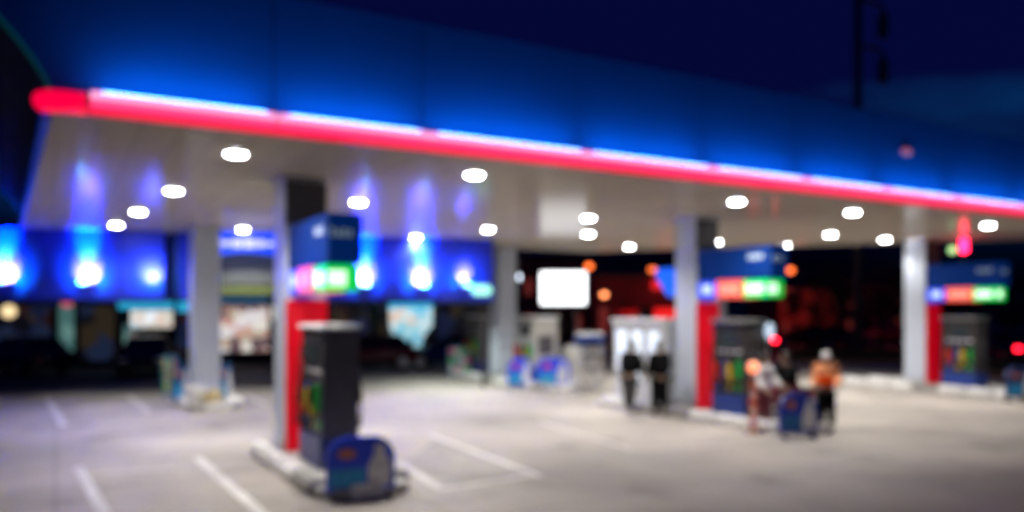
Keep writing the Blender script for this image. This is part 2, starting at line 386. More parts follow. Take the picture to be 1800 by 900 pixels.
sign_blue = M('sign_blue', (.001, .016, .10), .55, spec=.1, emit=(.0, .032, .22), estr=.36)
lb_blue = M('lightbox_blue', (.02, .04, .3), .3, emit=(.01, .06, 1.0), estr=1.0)
lb_white = M('lightbox_white', (.3, .3, .4), .3, emit=(.6, .8, 1), estr=1.0)
lb_orange = M('lightbox_orange', (.3, .05, .03), .3, emit=(1, .09, .045), estr=1.1)
lb_pink = M('lightbox_peach', (.3, .1, .08), .3, emit=(1, .30, .19), estr=1.15)
lb_green = M('lightbox_green', (.0, .4, .08), .3, emit=(.0, .62, .05), estr=1.0)
lb_pale = M('lightbox_pale_green', (.3, .4, .3), .3, emit=(.7, 1, .74), estr=1.5)
sign_text = M('sign_white', (.3, .36, .42), .4, emit=(.5, .75, .9), estr=.16)
def pump_sign(o, label):
    t = thing('pump_sign', label, 'sign', (o.x, o.y, 2.75), ANG, 'overhead pump signs')
    z = lambda a: a - 2.75
    g = MB(); g.box((.06, -2.22, z(3.16)), (.56, -.012, z(3.87)), .02); g.build('sign_panel', sign_blue, t)
    # a short line of pale marks near the front end of each long face and on the end face
    for k, (a, h) in enumerate(((.0, .13), (.12, .1), (.22, .12), (.34, .11))):
        for xx in (.052, .562):
            g = MB(); g.box((xx, -1.98 + a, z(3.58)), (xx + .006, -1.90 + a, z(3.58) + h), .002); g.build('sign_mark', sign_text, t)
        g = MB(); g.box((.09 + a * .75, -2.227, z(3.53)), (.15 + a * .75, -2.221, z(3.53) + h), .002); g.build('sign_mark', sign_text, t)
    g = MB(); g.box((.07, -.60, z(2.77)), (.55, -.02, z(3.14)), .01); a = g.build('lightbox', lb_blue, t)
    for q in (.062, .551): g = MB(); g.box((q, -.46, z(2.86)), (q + .007, -.16, z(3.06)), .003); g.build('light_mark', lb_white, a)
    g = MB(); g.box((.055, -1.42, z(2.755)), (.565, -.605, z(3.155)), .01); a = g.build('lightbox', lb_orange, t)
    for q in (.047, .566): g = MB(); g.box((q, -1.32, z(2.84)), (q + .007, -.72, z(3.07)), .003); g.build('light_mark', lb_pink, a)
    g = MB(); g.box((.07, -2.10, z(2.77)), (.55, -1.425, z(3.14)), .01); a = g.build('lightbox', lb_green, t)
    for q in (.062, .551): g = MB(); g.box((q, -1.98, z(2.85)), (q + .007, -1.50, z(3.05)), .003); g.build('light_mark', lb_pale, a)
    g = MB(); g.box((.09, -2.108, z(2.84)), (.36, -2.101, z(3.06)), .003); g.build('light_mark', lb_pale, a)
    return t
pump_sign(O['front'], 'blue overhead sign with red and green lightbox above the nearest pump')
pump_sign(O['mid'], 'blue overhead sign with orange and green lightbox on the middle column')
pump_sign(O['right'], 'blue overhead sign with orange and green lightbox under the red signal lamp')
# blue lit flag sign on the rear of the middle column
fs = thing('flag_sign', 'small tapered blue lit sign on the back of the middle column', 'sign', loc(O['mid'], -.72, .1, 2.72), ANG)
g = MB(); g.prism([(0, 0, .1), (0, .35, .1), (0, .75, .52), (0, .80, .80), (0, 0, .80)], (.22, 0, 0)); g.build('sign_panel', M('flag_blue', (.01, .1, .6), .3, emit=(.0, .10, .85), estr=.8), fs)
g = MB(); g.box((.06, -.03, .2), (.16, .0, .7)); g.build('bracket', steel, fs)
# red and green signal lamps on top of the right sign
sl = loc(O['right'], 1.0, .3, 3.87)
t = thing('signal_lamp', 'red and green signal lamp cluster on top of the right pump sign', 'signal lamp', sl, ANG)
g = MB(); g.cyl((0, 0, 0), (0, 0, .3), .03).box((-.08, -.12, .28), (.08, .42, .34), .01); g.build('bracket', dark_metal, t)
red_l = M('signal_red', (.6, 0, .02), .3, emit=(1, .01, .06), estr=16); grn_l = M('signal_green', (.2, .6, .2), .3, emit=(.45, .9, .35), estr=1.6)
g = MB(); g.ball((0, -.03, .45), .12).ball((0, -.03, .66), .11); g.build('red_lens', red_l, t, True)
g = MB(); g.ball((0, .32, .44), .11); g.build('green_lens', grn_l, t, True)

# ------------------------------------------------------------------ fuel pumps
def fuel_pump(name, label, pos, rz, pal, W=.6, D=.95, H=2.13, group='fuel dispensers on the islands'):
    """local x across (0..W), local y along the island (-D..0), standing on z = 0"""
    t = thing(name, label, 'fuel pump', pos, rz, group)
    cab, end, base, cap = pal
    g = MB(); g.prism([(.0, -D, .48), (W, -D, .48), (W, -D, H - .08), (.03, -D, H - .08)][::1], (0, 0.06, 0)); g.build('end_panel', end, t)
    g = MB(); g.prism([(.0, -.06, .48), (W, -.06, .48), (W, -.06, H - .08), (.03, -.06, H - .08)], (0, .06, 0)); g.build('end_panel', end, t)
    g = MB(); g.box((.05, -D + .063, .48), (W - .05, -.063, H - .083), .01); g.build('cabinet', cab, t)
    g = MB(); g.box((-.02, -D - .01, 0), (W + .02, .01, .475), .02); g.build('base_panel', base, t)
    g = MB(); g.box((-.05, -D - .05, H - .075), (W + .05, .05, H), .03); g.build('top_cap', cap, t)
    scr = M('pump_screen', (.02, .03, .035), .12, emit=(.1, .16, .2), estr=.12)
    cols = [M('boot_red', (.75, .03, .015), .4), M('boot_blue', (.04, .08, .6), .4), M('boot_yellow', (.75, .5, .04), .4), M('boot_green', (.02, .5, .08), .4)]
    for side in (0, 1):
        sx = lambda d: (.05 - d) if side == 0 else (W - .05 + d)
        g = MB(); g.box((sx(.0), -D * .78, 1.48), (sx(.025), -D * .22, 1.86), .01); f = g.build('display', dark_metal, t)
        g = MB(); g.box((sx(.026), -D * .72, 1.54), (sx(.03), -D * .28, 1.80)); g.build('screen', scr, f)
        g = MB(); g.box((sx(.0), -D * .9, 1.39), (sx(.012), -D * .1, 1.45), .004); g.build('price_strip', M('strip_white', (.6, .6, .62), .4), t)
        for k in range(4):
            yy = -D * (.18 + .21 * k); zz = .98 + (.1 if k % 2 else 0)
            g = MB(); g.box((sx(0), yy - .085, zz - .24), (sx(.10), yy + .085, zz + .14), .02); bt = g.build('nozzle_boot', cols[k], t)
            g = MB(); g.tube([(sx(.14), yy, zz + .2), (sx(.14), yy, zz - .02), (sx(.12), yy, zz - .16)], [.03, .035, .018]).box((sx(.10), yy - .012, zz - .1), (sx(.19), yy + .012, zz - .06), .004)
            g.build('nozzle', black_rub if k % 2 else cols[k], bt)
            pts = []
            for q in range(13):
                a = q / 12; pts.append((sx(.06 + .16 * math.sin(math.pi * a)), yy + .045 - .02 * a, 1.95 - 1.45 * math.sin(math.pi * a * .62) if a < .81 else None))
            pts = [(sx(.02 + .16 * math.sin(math.pi * (q / 12))), yy + .05 * (1 - q / 12), (2.0 - 1.45 * (q / 8)) if q <= 8 else (.55 - .0 + (zz + .14 - .55) * ((q - 8) / 4) ** 1.3)) for q in range(13)]
            g = MB(); g.tube(pts, .016); g.build('hose', black_rub, t, True)
        for k in range(3):
            g = MB(); g.box((sx(.002), -D * (.12 + .28 * k) - .15, .56), (sx(.012), -D * (.12 + .28 * k), .70), .003); g.build('grade_label', cols[(k + 1) % 4], t)
    g = MB(); g.box((W * .2, -D - .008, .9), (W * .8, -D - .003, 1.5), .002); g.build('access_door', M('access_grey', (.075, .072, .08), .4), t)
    return t
cap_w = M('cap_white', (.8, .8, .82), .4)
dark_pal = (charcoal, M('end_charcoal', (.07, .065, .075), .4), navy_paint, cap_w)
blue_pal = (M('cabinet_brown', (.036, .028, .027), .45), M('end_grey', (.045, .04, .039), .4), blue_paint, M('cap_grey', (.26, .26, .27), .4))
pale_pal = (M('cabinet_pale', (.5, .5, .48), .4), M('end_pale', (.42, .41, .38), .4), blue_paint, cap_w)
fuel_pump('fuel_pump', 'nearest dark grey fuel pump with white cap before the tall red panel', loc(O['front'], .6, .10, .146), ANG, dark_pal, W=.56, D=1.15)
fuel_pump('fuel_pump', 'brown and blue fuel pump beneath the middle overhead sign', loc(O['mid'], .55, .0, .146), ANG, blue_pal, W=.62)
fuel_pump('fuel_pump', 'grey and blue fuel pump beside the red panel at far right', loc(O['right'], .55, .0, .146), ANG, blue_pal, W=.62, D=1.0)
fuel_pump('fuel_pump', 'pale grey fuel pump between two blue boards right of centre column', at(937, 600, 25.3).xy.to_3d() + V * 1.2 + Vector((0, 0, .146)), ANG, pale_pal, W=.95, D=1.2)
fuel_pump('fuel_pump', 'dark fuel pump left of the centre rear column', Vector((-1.75, 30.0, .146)), ANG, dark_pal, W=.7)

# ------------------------------------------------------------------ blue arched boards at the island ends
def board(name, label, pos, rz, Wd, H, top, lower, fig, spot, cat='barrier board'):
    t = thing(name, label, cat, pos, rz, 'blue arched boards at the island ends')
    r = .26 * H / .75; z0 = .12; pts = [(0, z0), (Wd, z0)]
    for k in range(7): a = R(15 * k); pts.append((Wd - r + r * math.cos(a), H - r + r * math.sin(a)))
    for k in range(7): a = R(90 + 15 * k); pts.append((r + r * math.cos(a), H - r + r * math.sin(a)))
    g = MB(); g.prism([(x, 0, z) for x, z in pts], (0, .06, 0)); g.build('board_panel', top, t)
    g = MB(); g.box((.05, -.006, z0 + .05), (Wd * .56, -.001, H * .5), .002); g.build('printed_panel', lower, t)
    pts2 = [(Wd * .60, z0 + .06), (Wd * .94, z0 + .06), (Wd * .94, H * .55), (Wd * .85, H * .72), (Wd * .84, H * .86), (Wd * .70, H * .86), (Wd * .69, H * .70), (Wd * .60, H * .52)]
    g = MB(); g.prism([(x, -.006, z) for x, z in pts2], (0, .005, 0)); g.build('printed_shape', fig, t)
    g = MB(); g.lathe([(.001, 0), (.1, 0), (.1, .005), (.001, .005)], n=20)
    o = g.build('printed_spot', spot, t); o.scale = (Wd * 1.35, .62 * H / .75, 1); o.rotation_euler = (R(90), 0, 0); o.location = (Wd * .30, -.001, H * .74)
    for xx in (.06, Wd - .12):
        g = MB(); g.box((xx, -.14, 0), (xx + .06, .2, .05), .01).box((xx + .01, .01, .05), (xx + .05, .05, z0 + .01)); g.build('foot', dark_metal, t)
    return t
p_navy = M('print_navy', (.02, .07, .8), .35); p_cyan = M('print_cyan', (.02, .34, .70), .4, var=.3, scale=9); p_lilac = M('print_lilac', (.8, .78, .88), .4, var=.35, scale=10)
p_brown = M('print_brown', (.6, .2, .1), .4); p_red = M('print_red', (.55, .03, .06), .4); p_bright = M('print_bright_cyan', (.02, .3, .62), .4, var=.25, scale=8)
p_white = M('print_white', (.55, .56, .66), .4, var=.2, scale=8)
a, b = gp(573, 884), gp(694, 874)
board('barrier_board', 'blue arched board with teal print before the nearest pump', a, math.atan2((b - a).y, (b - a).x), (b - a).length, .83, p_navy, p_cyan, p_lilac, p_brown)
a, b = gp(1371, 771), gp(1430, 764)
board('barrier_board', 'blue arched board in front of the scooter rider', a, R(2), .74, .88, M('print_blue', (.012, .05, .5), .4), M('print_teal', (.02, .16, .42), .4, var=.3), p_lilac, p_brown)
a = gp(893, 684)
board('barrier_board', 'narrow blue arched board left of the pale pump', a, R(8), .75, .98, p_navy, p_bright, p_white, p_red)
a = gp(944, 684)
board('barrier_board', 'wide blue arched board in front of the pale pump', a, R(8), 1.06, .98, p_navy, p_bright, p_white, p_red)
a = gp(1770, 706)
board('barrier_board', 'dark blue board cut by the right picture edge', a, R(15), .95, .95, M('print_dull_blue', (.02, .04, .17), .4), p_cyan, p_lilac, p_brown)
a = gp(384, 708)
board('barrier_board', 'small dull blue board on the right of the left rear column', a, R(20), .36, 1.05, M('print_slate', (.03, .13, .36), .4), p_cyan, p_lilac, p_brown)
a = gp(303, 712)
board('barrier_board', 'slate blue board on the left of the left rear column', a, R(10), .46, 1.1, M('print_slate2', (.02, .10, .30), .4), p_cyan, p_lilac, p_brown)
# bright print display stands
def display(label, pos, rz, W, H, cols):
    t = thing('display_stand', label, 'display stand', pos, rz, 'colourful product stands by the islands')
    g = MB(); g.box((0, 0, 0), (W, .3, .1), .01); g.build('plinth', M('stand_teal', (.03, .14, .3), .5), t)
    g = MB(); g.box((0, .24, .1), (W, .3, H), .01).box((0, 0, .1), (.03, .24, H)).box((W - .03, 0, .1), (W, .24, H)); g.build('frame', M('stand_teal', (.03, .14, .3), .5), t)
    n = 3
    for k in range(n):
        z = .12 + (H - .15) * k / n
        g = MB(); g.box((.031, .01, z), (W - .031, .239, z + .02)); sh = g.build('shelf', white_paint, t)
        for q in range(4):
            x0 = .05 + (W - .1) * q / 4
            g = MB(); g.box((x0, .03, z + .022), (x0 + (W - .1) / 4 - .02, .2, z + .02 + (H - .15) / n * .75), .01); g.build('product_pack', cols[(k * 3 + q) % len(cols)], sh)
pk = [M('pack_white', (.7, .7, .72), .4), M('pack_pink', (.6, .06, .2), .4), M('pack_green', (.1, .5, .15), .4), M('pack_yellow', (.7, .6, .08), .4), M('pack_teal', (.08, .35, .4), .4)]
display('green and white product stand beside the dark rear pump', gp(788, 662), R(10), .9, 1.15, [pk[0], pk[1], pk[0], pk[2], pk[4]])
display('green and yellow product stand left of the left rear column', gp(284, 696), R(20), .42, 1.15, [pk[2], pk[3], pk[4], pk[2], pk[1]])
# white wrapped barrier and drum at the left rear column foot
def drum(label, pos, r, h, m, m2):
    t = thing('drum', label, 'drum', pos, 0, 'drums standing near the rear columns')
    g = MB(); g.lathe([(r * .92, 0), (r, .03), (r, h * .32), (r * 1.03, h * .34), (r, h * .36), (r, h * .64), (r * 1.03, h * .66), (r, h * .68), (r, h - .05), (r * .9, h)], n=28); g.build('drum_body', m, t, True)
    g = MB(); g.lathe([(r * .86, h), (r * .86, h + .03), (r * .3, h + .05)], n=28); g.build('lid', m2, t, True)
drum('white drum before the left rear column, left of the cream one', gp(345, 719), .26, .55, M('drum_white', (.66, .65, .6), .5), white_paint)
drum('cream drum right beside the white one at the left column', gp(376, 720), .2, .48, M('drum_cream', (.62, .5, .25), .5), M('drum_cream_lid', (.6, .55, .4), .5))
drum('white drum just right of the pale pump', gp(1003, 668), .36, 1.15, M('drum_white', (.66, .65, .6), .5), white_paint)

# wire rack kiosk with blue header, and the white kiosk behind the middle column
t = thing('display_rack', 'grey shelf rack with a blue header standing alone', 'display rack', gp(1016, 692), R(6))
g = MB()
for x in (0, .74):
    for y in (0, .5): g.box((x, y, 0), (x + .04, y + .04, 1.5))
g.build('frame', steel, t)
g = MB(); g.box((-.03, -.03, 1.5), (.81, .57, 1.7), .03); g.build('header', blue_paint, t)
g = MB(); g.box((.0, .0, 1.702), (.78, .54, 1.8), .03); g.build('top_cap', white_paint, t)
for k in range(4):
    z = .15 + .34 * k
    g = MB(); g.box((.01, .01, z), (.77, .53, z + .03)); sh = g.build('shelf', white_paint, t)
    for q in range(4):
        g = MB(); g.lathe([(.075, 0), (.075, .16), (.03, .2), (.03, .23)], (.12 + .18 * q, .2, z + .031), 12); g.build('bottle', [pk[0], M('pack_beige', (.5, .45, .38), .5), pk[0], M('pack_grey', (.4, .4, .42), .5)][(q + k) % 4], sh, True)
t = thing('service_kiosk', 'white service kiosk with three lit posters behind the two dark figures', 'kiosk', loc(O['mid'], -1.0, -.1, .146), ANG)
g = MB(); g.box((0, 0.0, 0), (.8, 2.0, 2.0), .02); g.build('kiosk_body', M('kiosk_white', (.6, .61, .62), .4), t)
g = MB(); g.box((-.06, -.06, 2.0), (.86, 2.06, 2.12), .03); g.build('roof', white_paint, t)
pw = M('poster_white', (.8, .85, .9), .3, emit=(.66, .78, .95), estr=.62)
for k in range(3):
    g = MB(); g.box((-.03, .08 + .64 * k, .75 if k != 1 else .5), (-.004, .58 + .64 * k, 1.86), .006); f = g.build('poster_frame', dark_metal if k == 1 else steel, t)
    g = MB(); g.box((-.036, .11 + .64 * k, .80 if k != 1 else .55), (-.031, .55 + .64 * k, 1.82)); g.build('lit_poster', pw, f)
# orange warning post between the middle pump and the board
t = thing('warning_post', 'orange striped post with lit orange lamp beside the middle pump', 'warning post', gp(1324, 762), 0)
g = MB(); g.lathe([(.17, 0), (.17, .04), (.06, .07), (.06, 1.2), (.03, 1.22)], n=20); g.build('post', M('post_peach', (.3, .13, .10), .5), t, True)
for z in (.15, .55, .9):
    g = MB(); g.lathe([(.062, z), (.066, z + .01), (.066, z + .14), (.062, z + .15)], n=20); g.build('stripe', M('stripe_orange', (.7, .14, .04), .5, emit=(.9, .1, .03), estr=.02), t, True)
g = MB(); g.ball((0, 0, 1.33), .12); g.build('lamp', M('amber_lamp', (.8, .35, .2), .3, emit=(1, .26, .11), estr=1.5), t, True)
# white lit oval panel beside the middle pump
t = thing('oval_sign', 'small white lit oval sign at the middle pump corner', 'sign', loc(O['mid'], 1.6, .68, 2.02), ANG)
g = MB(); g.ball((0, 0, .0), .17, (.8, .2, 1.1)); g.build('lit_face', M('oval_lit', (.7, .8, .9), .3, emit=(.6, .75, 1), estr=.9), t, True)
g = MB(); g.cyl((0, .03, -1.85), (0, .03, -.12), .02); g.build('post', steel, t)

# ------------------------------------------------------------------ shop building
BA = Vector((-27.5, 32.4, 0)); BB = Vector((-.85, 36.9, 0)); bang = math.atan2((BB - BA).y, (BB - BA).x); BLEN = (BB - BA).length
shop = thing('shop_building', 'long low dark shop with lit windows under the blue floodlit fascia', 'building', BA, bang)
bu = (BB - BA).normalized(); bv = Vector((-bu.y, bu.x, 0))
def bx_at(x):      # local x on the front for a column of the photograph
    k = (x - 900) / FPX; return (k * BA.y - BA.x) / (bu.x - k * bu.y)
fas_blue = M('shop_fascia_blue', (.015, .034, .62), .45, var=.06, scale=.8)
wall_dark = M('shop_wall_dark', (.03, .03, .035), .6)
g = MB(); g.box((0, .9, 0), (BLEN, 9, 4.2)); g.build('wall', wall_dark, shop)
g = MB(); g.box((-.3, .7, 4.2), (BLEN + .2, 9.3, 4.45), .03); g.build('roof', dark_metal, shop)
x1, x2, x3, x4 = bx_at(290), bx_at(368), bx_at(492), bx_at(868)
def lit_window(xa, xb, za, zb, m, name='window', depth=.78):
    g = MB(); g.box((xa, depth, za), (xb, depth + .1, zb), .01); f = g.build(name, dark_metal, shop)
    g = MB(); g.box((xa + .05, depth - .008, za + .05), (xb - .05, depth - .002, zb - .05)); g.build('lit_pane', m, f); return f
wm1 = picture_mat('window_teal', [(.25, .5, .45), (.1, .22, .22), (.5, .3, .3), (.12, .3, .28)], .42, 1.6)
wm2 = picture_mat('window_white', [(.75, .7, .6), (.9, .9, .85), (.5, .62, .66), (.8, .6, .5), (.9, .95, 1)], .95, 2.2)
wm3 = picture_mat('window_store', [(1, .95, .85), (.8, .45, .38), (.95, .9, .9), (.35, .2, .18), (.6, .45, .33), (.16, .1, .12)], .75, 2.4)
wm4 = picture_mat('window_poster', [(.4, .75, .85), (.75, .9, .92), (.2, .6, .8), (.9, .68, .55), (.5, .8, .9)], .85, 2.4)
cyan_s = M('cyan_strip', (.1, .5, .7), .3, emit=(.03, .45, .75), estr=.85)
lit_window(bx_at(88), bx_at(120), .5, 2.75, wm1)
lit_window(bx_at(218), bx_at(297), 1.65, 2.5, wm2)
lit_window(bx_at(205), bx_at(232), .5, 1.9, wm1)
g = MB(); g.box((bx_at(200), .6, 2.52), (bx_at(297), .76, 2.84), .01); g.build('sign_strip', cyan_s, shop)
g = MB(); g.box((bx_at(306), .6, 2.4), (bx_at(330), .76, 2.84), .01); g.build('sign_strip', cyan_s, shop)
f = lit_window(bx_at(378), bx_at(470), .55, 2.75, wm3, 'shop_window')
g = MB(); g.box((bx_at(380), .62, 2.86), (bx_at(468), .74, 3.2), .01); g.build('sign_strip', M('cyan_dim', (.05, .3, .5), .3, emit=(.01, .2, .42), estr=.7), shop)
lit_window(bx_at(472), bx_at(492), 2.0, 2.7, wm2)
# poster with slanting foot under the right fascia
xa, xb = bx_at(684), bx_at(762)
g = MB(); g.prism([(xa, .775, 2.8), (xb, .775, 2.8), (xb, .775, 1.75), (xb - .40, .775, 1.25), (xb - .55, .775, .75), (xb - .85, .775, .72), (xb - .95, .775, 1.2), (xa + .75, .775, .8), (xa + .35, .775, .8), (xa + .05, .775, 1.7)], (0, .1, 0)); g.build('lit_poster', wm4, shop)
g = MB(); g.box((xa, .62, 2.55), (xb, .765, 2.82), .01); g.build('sign_strip', cyan_s, shop)
wm5 = picture_mat('window_dim', [(.02, .03, .09), (.05, .02, .02), (.01, .01, .02), (.03, .05, .12), (.015, .015, .02), (.07, .05, .03)], .32, 1.3)
# dark glazing, mullions and door leaf between them
for xa_, xb_ in ((125, 195), (300, 365), (500, 560), (562, 620), (622, 680), (768, 862), (-60, 80)):
    g = MB(); g.box((bx_at(xa_), .80, .15), (bx_at(xb_), .88, 2.75), .01); f = g.build('window', dark_metal, shop)
    g = MB(); g.box((bx_at(xa_) + .08, .793, .25), (bx_at(xb_) - .08, .798, 2.65)); g.build('pane', wm5, f)
g = MB(); g.box((bx_at(560), .5, .3), (bx_at(585), .79, 2.8), .02); g.build('door', M('door_grey', (.14, .15, .15), .5), shop)
g = MB(); g.box((bx_at(650), .6, .3), (bx_at(666), .79, 2.8), .02); g.build('green_pillar', M('pillar_green', (.03, .14, .05), .5), shop)
# warm round lamp and pink lamp on the dark wall
g = MB(); g.ball((bx_at(2), .7, 2.42), .28); g.build('wall_lamp', M('warm_lamp', (.8, .7, .5), .3, emit=(1, .75, .4), estr=1.3), shop, True)
g = MB(); g.ball((bx_at(108), .6, 2.85), .26, (1, .5, 1)); g.build('wall_lamp', M('pink_wall_lamp', (.7, .2, .3), .3, emit=(.75, .10, .17), estr=.8), shop, True)

# arched shop sign
ss = thing('shop_sign', 'blue arched shop sign with white glowing lettering band', 'sign', at(369, 450, 22.1), R(16))
W = 1.98; SH = .66; pts = []
for k in range(13):
    q = k / 12; pts.append((W * q, (.0 + .22 * math.sin(math.pi * q)) * SH))
top = [(W * (1 - k / 12), (1.05 + .10 * math.sin(math.pi * k / 12)) * SH) for k in range(13)]
g = MB(); g.prism([(x, 0, z) for x, z in pts + top], (0, .3, 0)); g.build('sign_panel', M('arch_blue', (.004, .02, .2), .3, emit=(.0, .05, .9), estr=1.3), ss)
for a_, b_, z0, z1 in ((.13, .27, .42, .76), (.29, .44, .36, .86), (.46, .60, .34, .90), (.62, .74, .38, .84), (.76, .87, .44, .74)):
    g = MB(); g.box((W * a_, -.03, (.2 + z0 * .75 - .06) * SH), (W * b_, -.003, (.2 + z1 * .6) * SH), .03); g.build('sign_mark', M('arch_white', (.15, .15, .2), .3, emit=(.72, .72, 1), estr=1.1), ss)

for xx in (.3, W - .3):
    g = MB(); g.cyl((xx, .15, .98 * SH), (xx, .15, 4.70 - ss.location.z), .03); g.build('hanger', steel, ss)
# low flat awning in front of the shop, its tall blue fascia floodlit from below
WASH, BLOB, BEAM = 210, 1750, 9500
FA = Vector((-16.4, 20.3, 0)); FB = Vector((-.56, 24.8, 0)); fu = (FB - FA).normalized(); fv = Vector((-fu.y, fu.x, 0)); fang = math.atan2(fu.y, fu.x); FLEN = (FB - FA).length
def fx_at(x):
    k = (x - 900) / FPX; return (k * FA.y - FA.x) / (fu.x - k * fu.y)
aw = thing('shop_awning', 'low flat awning with a tall floodlit blue fascia before the dark shop', 'awning', FA, fang)
f1, f2, f3, f4 = fx_at(289), fx_at(368), fx_at(492), fx_at(868); FZ = 2.80; FH = SOF - .006
for k in range(6):
    g = MB(); g.box((f1 * k / 6 + .006, 0, FZ), (f1 * (k + 1) / 6 - .006, .25, FH), .006); g.build('fascia_panel', fas_blue, aw)
for k in range(5):
    d = (f4 - f3) / 5; g = MB(); g.box((f3 + d * k + .006, 0, FZ), (f3 + d * (k + 1) - .006, .25, FH), .006); g.build('fascia_panel', fas_blue, aw)
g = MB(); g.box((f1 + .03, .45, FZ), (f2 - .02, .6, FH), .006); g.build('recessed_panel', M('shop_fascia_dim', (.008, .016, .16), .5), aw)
g = MB(); g.box((f1 + .36, .2, FZ), (f1 + .74, .446, FH), .01); g.build('pilaster', fas_blue, aw)
g = MB(); g.box((f2, .3, 3.24), (f3 - .02, .6, FH), .006); g.build('portal_panel', M('portal_grey', (.12, .135, .125), .5), aw)
g = MB(); g.box((f2, .28, 2.96), (f3 - .02, .6, 3.16), .01); g.build('portal_strip', M('portal_strip', (.12, .15, .04), .4, emit=(.34, .46, .14), estr=.14), aw)
g = MB(); g.box((f2, .34, 2.86), (f3 - .02, .6, 2.95)).box((f2, .34, 3.165), (f3 - .02, .6, 3.236)); g.build('portal_header', dark_metal, aw)
g = MB(); g.box((0, .62, FZ + .02), (FLEN, 1.5, FZ + .14), .01); g.build('awning_roof', M('awning_dark', (.02, .02, .025), .7), aw)
g = MB(); g.box((0, -.04, FZ - .10), (f1, .6, FZ - .004), .01); g.build('fascia_lip', navy_paint, aw)
g = MB(); g.box((f3, -.04, FZ - .10), (f4, .6, FZ - .004), .01); g.build('fascia_lip', navy_paint, aw)
for x in (fx_at(358), fx_at(508), f4 - .15):
    g = MB(); g.cyl((x, .75, 0), (x, .75, FZ + .02), .06); g.build('post', dark_metal, aw)
a_ = fx_at(828); b_ = fx_at(862); g = MB(); g.box((a_, -.2, 2.95), (b_, -.003, 3.25), .07); g.build('lamp_box', M('green_white_lamp', (.3, .5, .4), .3, emit=(.35, .95, .68), estr=1.4), aw)
d = bpy.data.lights.new('ground_fill_spot', 'SPOT'); d.energy = 420; d.color = (.9, 1, .92); d.shadow_soft_size = .1; d.spot_size = R(150); d.spot_blend = .6     # added fill spot under the awning, brightening the dark ground
o = bpy.data.objects.new('ground_fill_spot', d); COL.objects.link(o); o.location = FA + fu * fx_at(800) + fv * 1.35 + Vector((0, 0, 2.74))

g = MB(); X_ = fx_at(800); g.lathe([(.07, FZ - .02), (.09, FZ - .01), (.09, FZ + .02)], (X_, 1.35, 0), 20); g.build('fill_spot_disc', M('fill_spot_disc_lit', (.8, .8, .8), .3, emit=(.9, 1, .92), estr=6), aw)  # glowing disc added as a fitting for the fill spot
# floodlights washing the fascia
fl_m = M('flood_lens', (.9, .9, 1), .3, emit=(.8, .85, 1), estr=2.5)
floods = [(8, 'glaring floodlight on the shop fascia at the left picture edge'), (154, 'glaring floodlight on the shop fascia above the teal window'),
          (640, 'glaring floodlight just right of the front pump sign'), (741, 'glaring floodlight above the lit cyan poster'), (816, 'floodlight beside the green lamp at the fascia right end')]
def wash(x, z, off, power, ang=100, tilt=14, col=(.0, .45, 1), blend=.8):
    p = FA + fu * fx_at(x) - fv * off + Vector((0, 0, z))
    d = bpy.data.lights.new('flood_beam', 'SPOT'); d.energy = power; d.spot_size = R(ang); d.spot_blend = blend; d.shadow_soft_size = .05; d.color = col
    o = bpy.data.objects.new('flood_beam', d); COL.objects.link(o); o.location = p
    tgt = fv * math.cos(R(tilt)) + Vector((0, 0, math.sin(R(tilt)))); o.rotation_euler = tgt.to_track_quat('-Z', 'Y').to_euler()
CORE = (1, .5, .85)
for x, lab in floods:
    p = FA + fu * fx_at(x) - fv * .50 + Vector((0, 0, 3.17))
    t = thing('floodlight', lab, 'floodlight', p, fang, 'floodlights washing the shop fascia')
    big = x != 816
    g = MB(); g.lathe([(.06, -.08), (.12, .01), (.13, .03)], n=20); g.build('housing', dark_metal, t, True)
    g = MB(); g.ball((0, -.01, .045), .125, (1, .8, .7)); g.build('lens', fl_m if big else M('flood_lens_dim', (.8, .8, .9), .3, emit=(.7, .75, 1), estr=1.0), t, True)
    g = MB(); g.cyl((0, .0, -.06), (0, .498, -.2), .018); g.build('bracket', dark_metal, t)
    if big: wash(x, 3.30, .85, WASH); wash(x, 3.30, .40, BEAM, 40, 66, (.0, .15, .95), .9); wash(x, 3.30, .51, BLOB, 76, 24, CORE, 1.0)
    else: wash(x, 3.32, .8, WASH * .5); wash(x, 3.32, .40, BLOB * .3, 60, 35, CORE, .9)
wash(262, 3.35, .85, WASH * .5); wash(266, 3.35, .55, BLOB * .16, 76, 22, (.6, .5, 1), 1.0)

